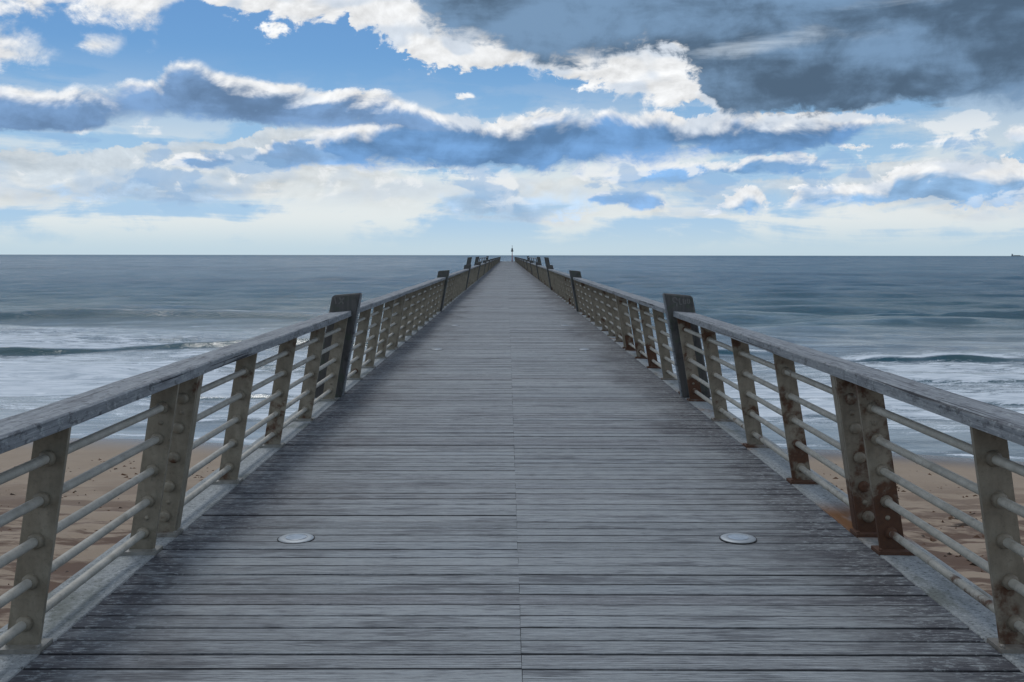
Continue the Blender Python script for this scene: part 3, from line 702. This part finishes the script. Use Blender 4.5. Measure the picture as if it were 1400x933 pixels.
def wooden_post(s, y, h, label, group, mark=None, base=None, w=.33, th=.14):
    root = link('wooden_post', None, loc=(CX, y, 0), label=label, cat='post', group=group)
    b = MB(); sl = math.tan(R(11)); xi = -1.995 if base is None else base
    # outline across the pier: leaning board, outer top corner rounded, top falling outward
    n = 5; zt = h; out = [(xi, -.004 if base is None else .003), (xi+sl*(zt-.006), zt-.006), (xi+sl*zt-.006, zt)]
    ox = xi-w; rr = .055; zo = zt-.07*w
    for i in range(n+1):
        a = math.pi/2*i/n; out.append((ox+sl*zo+rr-rr*math.sin(a), zo-rr+rr*math.cos(a)))
    out.append((ox, -.004 if base is None else .003))
    k = len(out); c = .016                                                        # eased arrises
    cx_ = sum(p[0] for p in out)/k
    rings = [(-th/2, c), (-th/2+c, 0), (th/2-c, 0), (th/2, c)]
    for (yy, ins) in rings:
        for (px, pz) in out:
            zc = min(max(pz, .02), h-.02)
            mid_ = xi-w/2+sl*pz
            b.v.append((px+(ins if px < mid_ else -ins), yy, pz-(ins if pz > h-.2 else 0)))
    for j in range(3):
        for i in range(k): i2 = (i+1) % k; b.f.append((j*k+i, j*k+i2, (j+1)*k+i2, (j+1)*k+i))
    b.f.append(tuple(range(k))[::-1]); b.f.append(tuple(3*k+i for i in range(k)))
    if s > 0: b.mirror()
    link('board', b.mesh('board'), M_post, root)
    if base is None:
        # bevelled trim strip along the inner edge
        t = MB(); o = 0
        for z in (.004, h-.012):
            for (x, yy) in ((xi+.0005, -th/2+.02), (xi+.012, -th/2+.02), (xi+.012, th/2-.02), (xi+.0005, th/2-.02)): t.v.append((x+sl*z, yy, z))
        t.f += [(0, 1, 5, 4), (1, 2, 6, 5), (2, 3, 7, 6), (3, 0, 4, 7), (4, 5, 6, 7), (3, 2, 1, 0)]
        if s > 0: t.mirror()
        link('edge_strip', t.mesh('edge_strip'), M_rail, root)
    if mark:
        mk = MB()
        for (u0, v0, u1, v1) in mark:                                             # scratched strokes: u along the face from its left, v down from the top
            L = math.hypot(u1-u0, v1-v0); nx, nz = -(v1-v0)/L*.0065, (u1-u0)/L*.0065
            o = len(mk.v)
            for yy in (-th/2-.003, -th/2+.004):
                for (u, v) in ((u0+nx, v0+nz), (u1+nx, v1+nz), (u1-nx, v1-nz), (u0-nx, v0-nz)):
                    z = h-v; xl = (ox+sl*z+u) if s < 0 else (-(xi+sl*z)+u)
                    mk.v.append((xl, yy, z))
            mk.f += [(o, o+1, o+2, o+3), (o+7, o+6, o+5, o+4)]+[(o+i, o+4+i, o+4+(i+1) % 4, o+(i+1) % 4) for i in range(4)]
        link('scratched_marks', mk.mesh('scratched_marks'), M_scratch, root)
    return root

def arc(cx, cy, rx, ry, a0, a1, n=8):
    p = [(cx+rx*math.cos(R(a0+(a1-a0)*i/n)), cy+ry*math.sin(R(a0+(a1-a0)*i/n))) for i in range(n+1)]
    return [(*p[i], *p[i+1]) for i in range(n)]
MARK_L = [(.045, .05, .075, .125), (.10, .05, .16, .125), (.155, .055, .105, .125)]
MARK_R = arc(.105, .075, .026, .030, 0, 360)+[(.128, .085, .112, .15), (.165, .055, .150, .08), (.150, .08, .155, .125), (.155, .125, .178, .125)]+[(.20, .065, .20, .115)]+[(.20, .115, .222, .12), (.222, .12, .225, .07)]+[(.25, .06, .245, .115), (.245, .115, .268, .112), (.268, .112, .272, .065)]
ordinal = ['first', 'second', 'third', 'fourth', 'fifth', 'sixth', 'seventh', 'eighth', 'ninth', 'tenth', 'eleventh', 'twelfth', 'thirteenth', 'fourteenth', 'fifteenth']
SN = {-1: 'grey-green railing', 1: 'rustier railing'}
for s in (-1, 1):
    for k in range(-1, 15):
        w = W0+k*WP
        if w > END-1: break
        if k >= 0:
            if k == 0: lab = 'dark wooden post with crossed scratches, rising through the %s' % SN[s] if s < 0 else 'dark wooden post with scrawled numerals, rising through the %s' % SN[s]
            else: lab = '%s dark wooden post out along the %s, counted from the scratched one' % (ordinal[k], SN[s])
            wooden_post(s, w, 1.21, lab, 'wooden posts between railing sections', (MARK_L if s < 0 else MARK_R) if k == 0 else None)
        for j in range(3):
            y0 = w+.29+j*(PLEN+GAPD); y1 = y0+PLEN
            if y1 < 0 or y1 > END: continue
            ya = w+.074 if j == 0 else y0-GAPD/2+.0015; yb = w+WP-.074 if j == 2 else y1+GAPD/2-.0015
            if 98 < y0 < 112 and j == 1: pass
            which = ['just past', 'in the middle between', 'just before'][j]
            if k == -1:
                lab = ('%s panel that ends at the scratched wooden post' if j == 2 else '%s panel next to the sand, one before the scratched post panel') % SN[s]
            else:
                a_, b_ = ('scratched' if k == 0 else ordinal[k]), ordinal[k+1]
                lab = {0: '%s panel just past the %s wooden post' % (SN[s], a_), 1: '%s panel midway between the %s and %s wooden posts' % (SN[s], a_, b_), 2: '%s panel just before the %s wooden post' % (SN[s], b_)}[j]
            railing_panel(s, y0, ya, yb, lab, 'railing panels along the pier', y0 < 7, y0 < 30)

# ------------------------------------------------------------------ recessed deck lights
for n, y in enumerate((5.65, 17.25, 23.15)):
    for s in (-1, 1):
        rt = link('deck_light', None, loc=(CX+s*1.29, y, .0015), label='round steel light set in the planks, %s pair along, beside the %s' % (['nearest the sand,', 'second', 'third'][n] if n else 'first', SN[s]), cat='deck light', group='round lights set in the deck')
        link('gasket', MB().lathe([(.108, -.03), (.108, .0025)], 28).mesh('gasket'), M_gasket, rt)
        link('rim', MB().lathe([(.102, .0028), (.100, .005), (.085, .0085), (.066, .0095), (.064, .0075)], 32).mesh('rim', True), M_rim, rt)
        link('lens', MB().lathe([(.060, .0098), (.058, .0105), (.040, .0112), (.002, .0115)], 28).mesh('lens', True), M_lens, rt)

# ------------------------------------------------------------------ far out: lookouts, beacon, ship
for s in (-1, 1):
    lk = link('lookout_platform', None, loc=(CX, 0, 0), label='narrow timber lookout platform hung outside the %s far out' % SN[s], cat='platform', group='lookouts far out on the pier')
    sg = 1 if s < 0 else -1
    for i in range(9):
        xa = 2.335+i*.146
        b = MB().box(-xa-.14, -xa, 72.5, 142, -.045, -.002)
        if s > 0: b.mirror()
        link('plank', b.mesh('lookout_plank'), M_plank_far, lk)
    for y in np.linspace(73, 141.5, 9):
        b = MB().box(-3.64, -2.334, y-.1, y+.1, -.40, -.048)
        if s > 0: b.mirror()
        link('bracket', b.mesh('bracket'), M_joist, lk)
    for n, y in enumerate((74, 93, 140)):
        wooden_post(s, y, 1.50, 'tall wooden post on the lookout platform outside the %s, %s' % (SN[s], ['at its landward end', 'where the lookout rails begin', 'at its seaward end'][n]), 'tall posts on the lookouts', base=-2.98, w=.33, th=.3)
    lr = link('lookout_railing', None, loc=(CX, 0, 0), label='rails between two tall posts on the lookout outside the %s' % SN[s], cat='railing', group='lookout railings')
    for z, hh in ((1.36, .09), (1.02, .06), (.62, .06)):
        xo = -3.12+math.tan(R(11))*z
        b = MB().box(xo-.05, xo+.05, 93.16, 139.84, z-hh, z)
        if s > 0: b.mirror()
        link('rail', b.mesh('lookout_rail'), M_rail, lr)
    for y in np.linspace(101, 132, 4):
        b = MB(); o = 0
        for z in (0, 1.265):
            xo = -3.12+math.tan(R(11))*z
            for (dx, dy) in ((-.04, -.04), (.04, -.04), (.04, .04), (-.04, .04)): b.v.append((xo+dx, y+dy, z+(-.001 if z == 0 else 0)))
        b.f += [(0, 1, 5, 4), (1, 2, 6, 5), (2, 3, 7, 6), (3, 0, 4, 7), (4, 5, 6, 7), (3, 2, 1, 0)]
        if s > 0: b.mirror()
        link('baluster', b.mesh('lookout_baluster'), M_joist, lr)
bc = link('beacon_mast', None, loc=(1.25, 258, 0), label='slim beacon mast with red pole and dark lantern at the pier end', cat='beacon')
link('foot', MB().lathe([(.30, .0), (.30, .10), (.16, .14)], 16).mesh('foot', True), M_darkmetal, bc)
link('pole', MB().lathe([(.11, .13), (.085, 2.5)], 12).mesh('pole', True), M_redpaint, bc)
link('lantern', MB().lathe([(.10, 2.5), (.34, 2.62), (.36, 2.78), (.20, 2.84), (.20, 3.18), (.28, 3.22), (.10, 3.42)], 16).mesh('lantern', True), M_darkmetal, bc)
link('finial', MB().lathe([(.05, 3.42), (.035, 4.25)], 8).mesh('finial', True), M_darkmetal, bc)

def ship():
    az, el = pix_dir(1390, 349); D = 14000.0
    x, y = D*math.sin(az), D*math.cos(az)
    rt = link('cargo_ship', None, loc=(x, y, SEA-1), rot=(0, 0, -az), label='small dark cargo ship out on the horizon', cat='ship')
    b = MB()
    prof = [(-62, 9), (-60, -3), (66, -3), (74, 11), (60, 8.5), (-40, 8)]
    b.v = []; n = len(prof)
    for yy in (-9, 9): b.v += [(px, yy*(1 if px < 55 else .35), pz) for px, pz in prof]
    b.f = [tuple(range(n)), tuple(range(2*n-1, n-1, -1))]+[(i, n+i, n+(i+1) % n, (i+1) % n) for i in range(n)]
    link('hull', b.mesh('hull'), M_hull, rt)
    link('superstructure', MB().box(-58, -38, -8, 8, 8.2, 24).box(-54, -44, -5, 5, 24, 29).mesh('superstructure'), M_house, rt)
    link('funnel', MB().box(-57, -52, -2.5, 2.5, 24.1, 33).mesh('funnel'), M_hull, rt)
    link('cargo', MB().box(-34, 40, -8, 8, 8.6, 14).mesh('cargo'), M_hull, rt)
ship()
